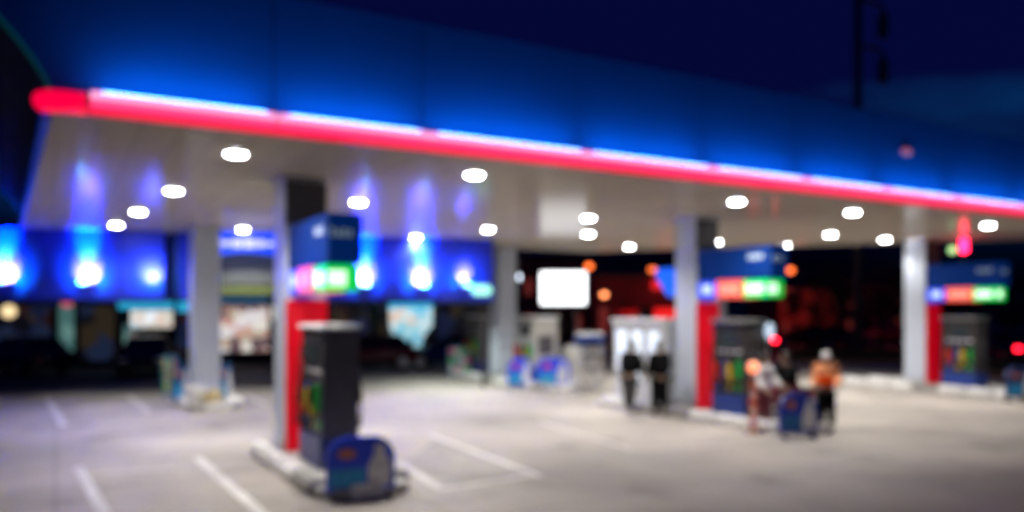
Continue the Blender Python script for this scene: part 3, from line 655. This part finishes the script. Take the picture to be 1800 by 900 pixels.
# ------------------------------------------------------------------ cars
def car(label, pos, rz, body, tail=0.0, head=0.0, group='cars parked in the dark behind the station'):
    t = thing('parked_car', label, 'car', pos, rz, group)
    side = [(-2.1, .32), (-2.14, .62), (-2.05, .88), (-1.55, .95), (-.2, .98), (.85, .94), (1.75, .84), (2.08, .66), (2.12, .32)]
    g = MB(); secs = []
    prof = side
    for yk, ins in ((-.86, .05), (-.80, .0), (.80, .0), (.86, .05)):
        secs.append([g.bm.verts.new((x * (1 - ins * .3), yk, z if z < .5 else z - ins * .6)) for x, z in prof])
    for A, B in zip(secs, secs[1:]):
        n = len(A)
        for i in range(n): g.bm.faces.new((A[i], A[(i + 1) % n], B[(i + 1) % n], B[i]))
    g.bm.faces.new(secs[0][::-1]); g.bm.faces.new(secs[-1])
    bmesh.ops.bevel(g.bm, geom=list(g.bm.edges), offset=.03, segments=2, affect='EDGES', clamp_overlap=True)
    g.build('body', body, t, True)
    cab = [(-1.75, .90, .78), (-1.25, 1.40, .60), (.15, 1.43, .60), (1.05, .90, .78)]
    g = MB(); L_ = [g.bm.verts.new((x, -y, z)) for x, z, y in cab]; R_ = [g.bm.verts.new((x, y, z)) for x, z, y in cab]
    g.bm.faces.new(L_); g.bm.faces.new(R_[::-1])
    for i in range(4): g.bm.faces.new((L_[i], R_[i], R_[(i + 1) % 4], L_[(i + 1) % 4]))
    g.build('cabin_glass', glass_dark, t)
    g = MB(); g.box((-1.28, -.605, 1.39), (.17, .605, 1.455), .03); g.build('roof', body, t)
    for y in (-.7, .7):
        s = 1 if y > 0 else -1
        for pa, pb in (((-1.72, y + s * .08, .93), (-1.24, y - s * .1, 1.41)), ((1.02, y + s * .08, .93), (.15, y - s * .1, 1.42)), ((-.45, y + s * .09, .95), (-.45, y - s * .09, 1.41))):
            g = MB(); g.tube([pa, pb], .033); g.build('window_pillar', body, t)
    for x in (-1.32, 1.30):
        for y in (-.78, .78):
            s = 1 if y > 0 else -1
            g = MB(); g.cyl((x, y - s * .1, .32), (x, y + s * .11, .32), .32, n=28); wl = g.build('wheel', black_rub, t)
            g = MB(); g.cyl((x, y + s * .111, .32), (x, y + s * .125, .32), .2, n=20); g.build('rim', steel, wl)
    tl = M('tail_lamp_off', (.25, .01, .01), .3) if not tail else M('tail_lamp_lit%d' % int(tail), (.5, .01, .02), .3, emit=(1, .01, .03), estr=tail)
    hl = M('head_lamp_off', (.5, .5, .52), .15) if not head else M('head_lamp_lit', (.8, .8, .8), .2, emit=(.9, .95, 1), estr=head)
    for y in (-.62, .62):
        g = MB(); g.box((-2.16, y - .16, .62), (-2.06, y + .16, .80), .02); g.build('tail_light', tl, t)
        g = MB(); g.box((2.02, y - .17, .58), (2.12, y + .17, .72), .02); g.build('headlight', hl, t)
    for y in (-.98, .82):
        g = MB(); g.box((.78, y, .92), (.95, y + .16, 1.05), .03); g.build('mirror', body, t)
cb = M('car_dark', (.012, .016, .03), .2); cr = M('car_red', (.1, .008, .012), .25); cbl = M('car_blue', (.008, .02, .12), .2); cs = M('car_grey', (.12, .12, .13), .25, .3)
def gp2(x, Y): return Vector(((x - 900) / FPX * Y, Y, 0))
car('dark car parked under the lit cyan shop sign at left', gp2(258, 31.0), R(-70), cb)
car('dark red car parked behind the front pump', gp2(646, 33.0), R(200), cr)
car('deep blue car parked right of the lit cyan poster', gp2(800, 33.6), R(175), cbl)
car('dark car by the black shop wall at far left', gp2(40, 31.0), R(150), cb)
car('dark car with red tail lamp behind the white drum', gp2(1002, 70.0) + Vector((.62, 2.1, 0)), R(90), cb, 30)
car('dark car with red tail lamp right of the middle pump', gp2(1362, 46.0) + Vector((-.62, 2.1, 0)), R(90), cb, 14)
car('dark car with red tail lamp at right picture edge', gp2(1793, 36.0) + Vector((.62, 2.1, 0)), R(88), cb, 8)

car('maroon car standing in the dark just right of the middle sign', gp2(1412, 50.0), R(170), cr)
car('grey car standing in the dark behind the orange attendant', gp2(1468, 52.0), R(10), cs)
car('dark red car standing in the dark left of the right column', gp2(1560, 55.0), R(175), cr)
# ------------------------------------------------------------------ beyond the station: billboard, lamps, buildings, trees
t = thing('billboard', 'brightly lit blank white billboard on two posts', 'billboard', at(990, 507, 30.8).xy.to_3d(), R(2))
zb0, zb1 = at(0, 535, 30.8).z, at(0, 478, 30.8).z; hw = 40 / FPX * 30.8
g = MB(); g.box((-hw - .06, 0, zb0 - .06), (hw + .06, .2, zb1 + .06), .04); f = g.build('frame', dark_metal, t)
g = MB(); g.box((-hw, -.03, zb0), (hw, -.004, zb1), .01); g.build('lit_face', M('billboard_white', (.9, .9, .9), .3, emit=(.95, .98, 1), estr=2.9), t)
for x in (-.5, .5):
    g = MB(); g.cyl((x, .15, -.008), (x, .15, zb0 - .05), .06); g.build('post', dark_metal, t)

def street_lamp(label, x, y, Y, col, es, r=.16, group='street lamps in the dark beyond the station', arm=1.0):
    p = at(x, y, Y); t = thing('street_lamp', label, 'street lamp', (p.x + arm, p.y, -.008), 0, group)
    g = MB(); g.tube([(0, 0, 0), (0, 0, p.z - .2), (-.2 * arm, 0, p.z + .2), (-arm * .8, 0, p.z + .28)], [.1, .06, .05, .045]); g.build('post', dark_metal, t, True)
    g = MB(); g.box((-arm - .3, -.16, p.z + .18), (-arm + .35, .16, p.z + .34), .05); g.build('lamp_head', dark_metal, t)
    g = MB(); g.ball((-arm, 0, p.z), r, (1.2, 1.2, .9)); g.build('lamp', M('street_%s' % '_'.join(str(int(c * 100)) for c in col) + '_%d' % int(es * 10), col, .3, emit=col, estr=es * 1.25), t, True)
O1 = (1, .16, .03); O2 = (1, .28, .1)
street_lamp('orange street lamp above the top right of the billboard', 1035, 468, 70, O1, 3.2, .28)
street_lamp('orange street lamp left of the middle column above the kiosk', 1147, 474, 75, O1, 2.2, .30)
street_lamp('orange street lamp right of the middle pump sign', 1389, 475, 70, O1, 3.0, .28)
street_lamp('pale orange street lamp low at the right of the billboard', 1062, 518, 48, O2, 4.0, .17)
street_lamp('faint orange lamp between the cyan poster and the rear pump', 772, 538, 60, O1, .8, .2)
street_lamp('white floodlamp between the centre rear column and billboard', 920, 487, 60, (.75, .85, 1), 5.0, .33)
street_lamp('dim reddish lamp at the left of the billboard top', 965, 470, 70, (1, .08, .03), .6, .3)

bm = M('brick_red_wall', (.22, .06, .05), .8, var=.25, scale=1.5); sgn = M('red_sign_lit', (.6, .02, .02), .3, emit=(1, .015, .015), estr=.95)
sgn2 = M('red_sign_dim', (.5, .02, .02), .3, emit=(1, .015, .02), estr=.8); win_r = M('red_window_glow', (.3, .05, .05), .4, emit=(.28, .035, .03), estr=.42)
def town(label, x0, x1, ytop, Y, rows, cols_, lit, m=bm, depth=8):
    X0, X1 = gp2(x0, Y).x, gp2(x1, Y).x; H = at(0, ytop, Y).z
    t = thing('town_building', label, 'building', (X0, Y, -.008), 0, 'dark buildings across the road')
    g = MB(); g.box((0, 0, 0), (X1 - X0, depth, H), .02); g.build('wall', m, t)
    g = MB(); g.box((-.2, -.2, H), (X1 - X0 + .2, depth + .2, H + .25), .02); g.build('roof', dark_metal, t)
    for i in range(cols_):
        for j in range(rows):
            wx = (X1 - X0) * (i + .25) / cols_; ww = (X1 - X0) * .5 / cols_; z0 = .9 + (H - 1) * j / rows; hh = (H - 1) / rows * .5
            g = MB(); g.box((wx, -.06, z0), (wx + ww, -.002, z0 + hh), .01); f = g.build('window', dark_metal, t)
            g = MB(); g.box((wx + .06, -.068, z0 + .06), (wx + ww - .06, -.062, z0 + hh - .06)); g.build('pane', win_r if (i * 7 + j * 3) % 3 == 0 and lit else glass_dark, f)
    return t
tb = town('low red fronted building lit by a red sign left of the middle column', 1042, 1230, 488, 52, 1, 5, True)
Xo = gp2(1042, 52).x
g = MB(); zc = at(0, 551, 52).z; g.box((gp2(1150, 52).x - Xo, -.3, zc - .32), (gp2(1186, 52).x - Xo, -.07, zc + .32), .04); g.build('lit_sign', sgn, tb)
g = MB(); zc = at(0, 500, 52).z; g.box((gp2(1146, 52).x - Xo, -.3, zc - .3), (gp2(1180, 52).x - Xo, -.07, zc + .3), .04); g.build('lit_sign', sgn2, tb)
g = MB(); zc = at(0, 551, 52).z; g.box((gp2(1085, 52).x - Xo, -.3, zc - .22), (gp2(1120, 52).x - Xo, -.07, zc + .22), .04); g.build('lit_sign', M('red_sign_faint', (.5, .02, .02), .3, emit=(1, .01, .01), estr=.28), tb)
town('dark house behind the billboard with faint red windows', 915, 1030, 455, 58, 2, 4, True)
town('dark building with reddish windows right of the middle sign', 1370, 1470, 512, 56, 2, 5, True)
town('long dark building behind the trees right of the middle', 1480, 1680, 500, 66, 2, 7, True)
# added red fill points without fittings, tinting the dark buildings
for x, e in ((1080, 14), (1165, 26), (1410, 170), (1560, 110)):
    d = bpy.data.lights.new('red_fill', 'POINT'); d.energy = e; d.color = (1, .10, .08); d.shadow_soft_size = .3
    o = bpy.data.objects.new('red_fill', d); COL.objects.link(o); o.location = at(x, 505, 50.0 if x < 1300 else 54)

# tall pole over the canopy with banner brackets
t = thing('utility_pole', 'tall dark pole with two looped brackets rising behind the canopy', 'pole', gp2(1508, 38).xy.to_3d(), 0)
g = MB(); g.tube([(0, 0, -.008), (0, 0, 9), (0, 0, 20)], [.24, .2, .17], 12); g.build('pole', M('pole_grey', (.05, .045, .05), .6), t, True)
for zc in (14.6, 16.2+.6):
    g = MB(); g.tube([(.15, 0, zc + .55), (.9, 0, zc + .45), (1.25, 0, zc + .1), (1.25, 0, zc - .9), (1.0, 0, zc - 1.2)], .1); g.build('bracket', dark_metal, t, True)
    g = MB(); g.box((.95, -.12, zc - 1.25), (1.45, .12, zc - .1), .05); g.build('banner_box', dark_metal, t)

# trees in the dark
leaf_m = M('leaf_dark', (.03, .045, .02), .6, var=.4, scale=2); bark = M('bark', (.05, .04, .03), .8)
def tree(label, x, Y, H, rad, seed):
    rnd = random.Random(seed); p = gp2(x, Y)
    t = thing('tree', label, 'tree', (p.x, p.y, -.008), 0, 'dark trees beyond the forecourt')
    g = MB(); g.tube([(0, 0, 0), (.1, 0, H * .3), (.0, .1, H * .6), (.05, 0, H * .85)], [.2, .15, .1, .04])
    for k in range(6):
        a = rnd.uniform(0, 6.28); z = H * rnd.uniform(.35, .65)
        g.tube([(0.05, 0, z), (math.cos(a) * rad * .4, math.sin(a) * rad * .4, z + .6), (math.cos(a) * rad * .75, math.sin(a) * rad * .75, z + 1.0)], [.08, .05, .02], 6)
    g.build('trunk', bark, t, True)
    g = MB(); cl = []
    for k in range(26):
        a = rnd.uniform(0, 6.28); rr = rad * math.sqrt(rnd.random()); z = H * rnd.uniform(.38, .97); rr *= (1.1 - abs(z / H - .62) * 1.4)
        cl.append((Vector((math.cos(a) * rr, math.sin(a) * rr, z)), rnd.uniform(.35, .75)))
    for c, cr_ in cl:
        for k in range(70):
            d = Vector((rnd.gauss(0, 1), rnd.gauss(0, 1), rnd.gauss(0, .8))).normalized() * cr_ * rnd.uniform(.5, 1.1); q = c + d
            n = Vector((rnd.gauss(0, 1), rnd.gauss(0, 1), rnd.gauss(0, 1))).normalized(); a = n.orthogonal().normalized(); b_ = n.cross(a); s_ = rnd.uniform(.09, .17)
            g.face([q + a * s_, q + b_ * s_ * .5, q - a * s_, q - b_ * s_ * .5])
    g.build('crown', leaf_m, t)
tree('dark round tree right of the middle pump', 1440, 46, 4.6, 2.2, 1)
tree('broad dark tree left of the right column', 1545, 50, 5.2, 2.6, 2)
tree('dark tree just behind the right column', 1620, 47, 4.4, 2.0, 3)
tree('dark tree near the right picture edge', 1775, 46, 4.6, 2.2, 4)
tree('dark slim tree between billboard and red building', 1055, 62, 4.8, 1.6, 5)
# low hedge along the far edge of the forecourt
def hedge(label, x0, x1, y, h, seed):
    rnd = random.Random(seed); a, b_ = gp(x0, y), gp(x1, y); d = b_ - a; L_ = d.length; d.normalize()
    t = thing('hedge', label, 'hedge', a, math.atan2(d.y, d.x), 'low hedges edging the forecourt')
    g = MB(); g.box((0, 0, 0), (L_, .5, .22), .02); g.build('planter', M('planter_brown', (.3, .2, .13), .7), t)
    g = MB()
    for k in range(int(L_ * 420)):
        q = Vector((rnd.uniform(0, L_), rnd.uniform(-.05, .55), .22 + h * rnd.random() ** .7 * (.7 + .3 * math.sin(k))))
        n = Vector((rnd.gauss(0, 1), rnd.gauss(0, 1), rnd.gauss(0, 1))).normalized(); u_ = n.orthogonal().normalized(); v_ = n.cross(u_); s_ = rnd.uniform(.05, .1)
        g.face([q + u_ * s_, q + v_ * s_ * .6, q - u_ * s_, q - v_ * s_ * .6])
    g.build('foliage', M('hedge_leaf', (.05, .06, .02), .6, var=.4), t)
hedge('low olive hedge left of the right column', 1395, 1590, 640, .5, 3)
hedge('low brown edged hedge right of the far right pump', 1735, 1900, 664, .45, 4)

# ------------------------------------------------------------------ people
def skin_mesh(name, verts, edges, mat, parent, sub=2, root=0):
    me = bpy.data.meshes.new(name); me.from_pydata([v[0] for v in verts], edges, [])
    o = bpy.data.objects.new(name, me); COL.objects.link(o)
    sk = o.modifiers.new('Skin', 'SKIN'); sk.use_smooth_shade = True
    for i, v in enumerate(verts):
        r = v[1]; me.skin_vertices[0].data[i].radius = (r, r) if not isinstance(r, tuple) else r
        me.skin_vertices[0].data[i].use_root = (i == root)
    ss_ = o.modifiers.new('Sub', 'SUBSURF'); ss_.levels = sub; ss_.render_levels = sub
    dg = bpy.context.evaluated_depsgraph_get(); me2 = bpy.data.meshes.new_from_object(o.evaluated_get(dg))
    o.modifiers.clear(); o.data = me2; bpy.data.meshes.remove(me); me2.name = name
    me2.materials.clear(); me2.materials.append(mat); o.parent = parent
    for p in me2.polygons: p.use_smooth = True
    return o
skin_m = M('skin', (.42, .26, .18), .5, var=.05)
def person(label, pos, rz, J, shirt, trousers, hair, shoes=black_rub, cap=None, group='people standing at the pumps', vest=None, bulk=1.0):
    """J: joints in the figure's own frame, facing -y, standing on z = 0"""
    t = thing('person', label, 'person', pos, rz, group)
    ve = []; ed = []
    def add(p, r, frm=None):
        ve.append((tuple(p), r)); i = len(ve) - 1
        if frm is not None: ed.append((frm, i))
        return i
    g_ = lambda k: Vector(J[k])
    pel = add(g_('pelvis'), (.135, .10)); wa = add(g_('waist'), (.12, .09), pel); ch = add(g_('chest'), (.15, .105), wa); nb = add(g_('neck'), .055, ch)
    hd = g_('head'); n1 = add(g_('neck').lerp(hd, .45), .055, nb); h1 = add(hd + Vector((0, -.005, -.045)), (.068, .08), n1); h2 = add(hd + Vector((0, .005, .04)), (.076, .09), h1); h3 = add(hd + Vector((0, .01, .10)), (.05, .06), h2)
    for s in ('l', 'r'):
        sh = add(g_('sh' + s), .058, ch); el = add(g_('el' + s), .043, sh); wr = add(g_('wr' + s), .030, el)
        hp = g_('ha' + s); d = (hp - g_('wr' + s)).normalized(); pm = add(g_('wr' + s) + d * .07, (.036, .022), wr)
        sd = 1 if s == 'l' else -1
        side = d.cross(Vector((1, 0, 0))); side = side.normalized() if side.length > .2 else Vector((0, 1, 0)); cur = d.cross(side).normalized() * (-sd)
        base = g_('wr' + s) + d * .075
        for k, (o_, ln) in enumerate(((-.030, .058), (-.010, .070), (.010, .075), (.030, .068))):
            f1 = add(base + side * o_ + d * .03, .0095, pm); f2 = add(base + side * o_ * 1.1 + d * (.03 + ln * .55) + cur * .008, .0085, f1); add(base + side * o_ * 1.1 + d * (.03 + ln * .9) + cur * .028, .007, f2)
        th = add(g_('wr' + s) + d * .04 + side * .040, .011, pm); add(g_('wr' + s) + d * .085 + side * .058 + cur * .012, .009, th)
        hi = add(g_('hi' + s), .085, pel); kn = add(g_('kn' + s), .058, hi); an = add(g_('an' + s), .040, kn)
        fd = Vector(J.get('toe' + s, g_('an' + s) + Vector((0, -.16, -.06)))); add(fd, .032, an)
    skin_mesh('body', ve, ed, skin_m, t)
    # clothes: slightly larger skins over the same joints
    cv = []; ce = []
    def addc(p, r, frm=None):
        cv.append((tuple(p), r)); i = len(cv) - 1
        if frm is not None: ce.append((frm, i))
        return i
    bk = bulk
    a0 = addc(g_('pelvis') + Vector((0, 0, -.03)), (.165 * bk, .125 * bk)); a1 = addc(g_('waist'), (.155 * bk, .12 * bk), a0); a2 = addc(g_('chest'), (.18 * bk, .135 * bk), a1); addc(g_('chest').lerp(g_('neck'), .8), .075, a2)
    for s in ('l', 'r'):
        b0 = addc(g_('sh' + s), .08 * bk, a2); b1 = addc(g_('el' + s), .064 * bk, b0); addc(g_('el' + s).lerp(g_('wr' + s), .88), .047 * bk, b1)
    skin_mesh('shirt', cv, ce, shirt, t)
    if vest:
        skin_mesh('vest', [(tuple(g_('pelvis')), (.178 * bk, .138 * bk)), (tuple(g_('waist')), (.168 * bk, .133 * bk)), (tuple(g_('chest') + Vector((0, 0, -.02))), (.194 * bk, .148 * bk))], [(0, 1), (1, 2)], vest, t)
    cv.clear(); ce.clear()
    a0 = addc(g_('pelvis') + Vector((0, 0, .03)), (.15 * bk, .115 * bk))
    for s in ('l', 'r'):
        b0 = addc(g_('hi' + s), .100 * bk, a0); b1 = addc(g_('kn' + s), .08 * bk, b0); addc(g_('kn' + s).lerp(g_('an' + s), .92), .066 * bk, b1)
    skin_mesh('trousers', cv, ce, trousers, t)
    for s in ('l', 'r'):
        an = g_('an' + s); fd = Vector(J.get('toe' + s, an + Vector((0, -.16, -.06)))); hl_ = an + Vector((0, .035, -.03)); hl_.z = max(.048, hl_.z)
        fz = Vector((fd.x, fd.y - .03, max(.035, fd.z)))
        g = MB(); g.tube([hl_ + Vector((0, .03, -.0)), hl_, hl_.lerp(fz, .5), fz, fz + Vector((0, -.03, -.005))], [.03, .048, .045, .038, .018], 12); g.build('shoe', shoes, t, True)
    # hair, face
    f = Vector((0, -1, 0))
    g = MB(); g.ball(hd + Vector((0, .022, .045)), .105, (.86, 1.0, .98), 20)
    if not cap: g.build('hair', hair, t, True)
    else:
        g.build('cap', cap, t, True)
        g = MB(); g.ball(hd + Vector((0, -.11, .05)), .075, (1, 1, .12)); g.build('cap_peak', cap, t, True)
    g = MB(); g.tube([hd + Vector((0, -.085, .02)), hd + Vector((0, -.108, -.02)), hd + Vector((0, -.088, -.028))], [.008, .015, .01], 8); g.build('nose', skin_m, t, True)
    for s in (-1, 1):
        g = MB(); g.ball(hd + Vector((.030 * s, -.078, .018)), .011); g.build('eye', black_rub, t, True)
        g = MB(); g.ball(hd + Vector((.078 * s, .005, 0)), .026, (.35, .7, 1.1)); g.build('ear', skin_m, t, True)
    g = MB(); g.ball(hd + Vector((0, -.078, -.055)), .02, (1.2, .3, .3)); g.build('mouth', M('lips', (.3, .12, .1), .5), t, True)
    return t
def stand(h=1.65, lean=0.0, step=0.0, armf=(0, 0), seat=0.0, side=0.0):
    k = h / 1.70; v = lambda x, y, z: (x * k + side * z * .1, y * k - lean * max(0, z - .95) * k, z * k)
    J = dict(pelvis=v(0, 0, .93), waist=v(0, 0, 1.10), chest=v(0, 0, 1.30), neck=v(0, .0, 1.45), head=v(0, -.02, 1.585))
    for s, n, st in ((1, 'l', step), (-1, 'r', -step)):
        J['sh' + n] = v(.185 * s, 0, 1.38); J['hi' + n] = v(.09 * s, 0, .86)
        J['kn' + n] = v(.10 * s, -.02 - st * .5, .48); J['an' + n] = v(.105 * s, .02 - st, .08)
        a = armf[0 if s > 0 else 1]
        J['el' + n] = v(.235 * s, .02 - a * .5, 1.10 + abs(a) * .06); J['wr' + n] = v(.24 * s, -.06 - a * 1.25, .87 + abs(a) * .45); J['ha' + n] = v(.24 * s, -.09 - a * 1.7, .79 + abs(a) * .5)
    return J
blk = M('cloth_black', (.004, .004, .005), .9, spec=.1); dgr = M('cloth_dark_grey', (.035, .035, .04), .8); gry = M('cloth_grey', (.28, .28, .29), .8)
hair_d = M('hair_dark', (.012, .01, .008), .5); org = M('cloth_orange', (.95, .085, .004), .8, spec=.1); peach = M('cloth_peach', (.9, .34, .14), .7); wht = M('cloth_white', (.7, .7, .72), .7)
mar = M('cloth_maroon', (.16, .015, .03), .7)
p = gp(1106, 726); person('stooping person in black jacket and grey trousers left of the kiosk', p, R(150), stand(1.70, .30, .20, (.22, .12)), blk, M('cloth_mid_grey', (.03, .03, .032), .8), hair_d, shoes=M('shoe_pale', (.5, .5, .5), .6), bulk=1.42)
p = gp(1160, 730); person('upright person all in black before the white kiosk', p, R(200), stand(1.72, .05, .05, (.1, .15)), blk, blk, hair_d, bulk=1.5)
p = gp(1452, 756); person('attendant in orange vest, white cap and black trousers at right', p, R(-20), stand(1.60, .04, .06, (.30, .18)), peach, blk, hair_d, cap=wht, vest=org, bulk=1.28)
p = gp(1350, 760); person('figure in white shirt and maroon trousers beside the orange post', p + Vector((0, .35, 0)), R(30), stand(1.56, .06, .06, (.25, .2)), wht, mar, hair_d, bulk=1.2)
# seated scooter rider and the scooter
SP = gp2(1381, 17.2); SR = R(-78)
def seated():
    J = dict(pelvis=(0, .12, .80), waist=(0, .10, .96), chest=(0, .04, 1.15), neck=(0, .0, 1.30), head=(0, -.03, 1.435))
    for s, n in ((1, 'l'), (-1, 'r')):
        J['sh' + n] = (.185 * s, .03, 1.22); J['el' + n] = (.27 * s, -.16, 1.02); J['wr' + n] = (.27 * s, -.38, 1.03); J['ha' + n] = (.27 * s, -.47, 1.02)
        J['hi' + n] = (.10 * s, .05, .78); J['kn' + n] = (.16 * s, -.34, .74); J['an' + n] = (.13 * s, -.30, .36); J['toe' + n] = (.13 * s, -.45, .31)
    return J
person('rider in black jacket seated on the dark red scooter', SP, SR, seated(), blk, mar, hair_d, bulk=1.38)
sc_red = M('scooter_red', (.20, .015, .025), .3); sc_wht = M('scooter_white', (.7, .7, .7), .35)
t = thing('scooter', 'dark red and white scooter behind the blue board at the middle island', 'scooter', SP, SR)
for y in (-.68, .62):
    pts = []
    g = MB(); g.cyl((-.055, y, .26), (.055, y, .26), .26, n=28); wl = g.build('wheel', black_rub, t)
    g = MB(); g.cyl((-.062, y, .26), (.062, y, .26), .15, n=20); g.build('rim', steel, wl)
g = MB(); g.prism([(-.16, .05, .42), (-.16, .75, .60), (-.16, .85, .72), (-.16, .70, .74), (-.16, .10, .68), (-.16, -.05, .50)], (.32, 0, 0)); bmesh.ops.bevel(g.bm, geom=list(g.bm.edges), offset=.04, segments=2, affect='EDGES'); g.build('rear_body', sc_red, t, True)
g = MB(); g.box((-.15, -.42, .27), (.15, .1, .33), .02); g.build('floorboard', dark_metal, t)
g = MB(); g.prism([(-.22, -.42, .32), (.22, -.42, .32), (.26, -.50, .70), (.15, -.55, .98), (-.15, -.55, .98), (-.26, -.50, .70)], (0, -.05, 0)); g.build('leg_shield', sc_wht, t)
g = MB(); g.box((-.15, .0, .742), (.15, .62, .80), .03); g.build('seat', black_rub, t)
g = MB(); g.tube([(0, -.68, .26), (0, -.60, .62), (0, -.50, 1.02)], [.035, .04, .035]).tube([(-.30, -.40, 1.03), (-.15, -.50, 1.05), (.15, -.50, 1.05), (.30, -.40, 1.03)], .018); g.build('handlebar', dark_metal, t, True)
g = MB(); g.ball((0, -.60, .98), .13, (1.1, .8, .9)); g.build('headlight', M('scooter_lamp', (.8, .8, .8), .2), t, True)
g = MB(); g.prism([(-.07, -.92, .50), (-.07, -.68, .58), (-.07, -.45, .46), (-.07, -.66, .545)], (.14, 0, 0)); g.build('front_fender', sc_red, t)
g = MB(); g.box((-.1, .84, .60), (.1, .90, .70), .02); g.build('tail_light', M('tail_lamp_off', (.25, .01, .01), .3), t)
g = MB(); g.cyl((.12, .05, .018), (.20, .1, .32), .015); g.build('stand_leg', dark_metal, t)
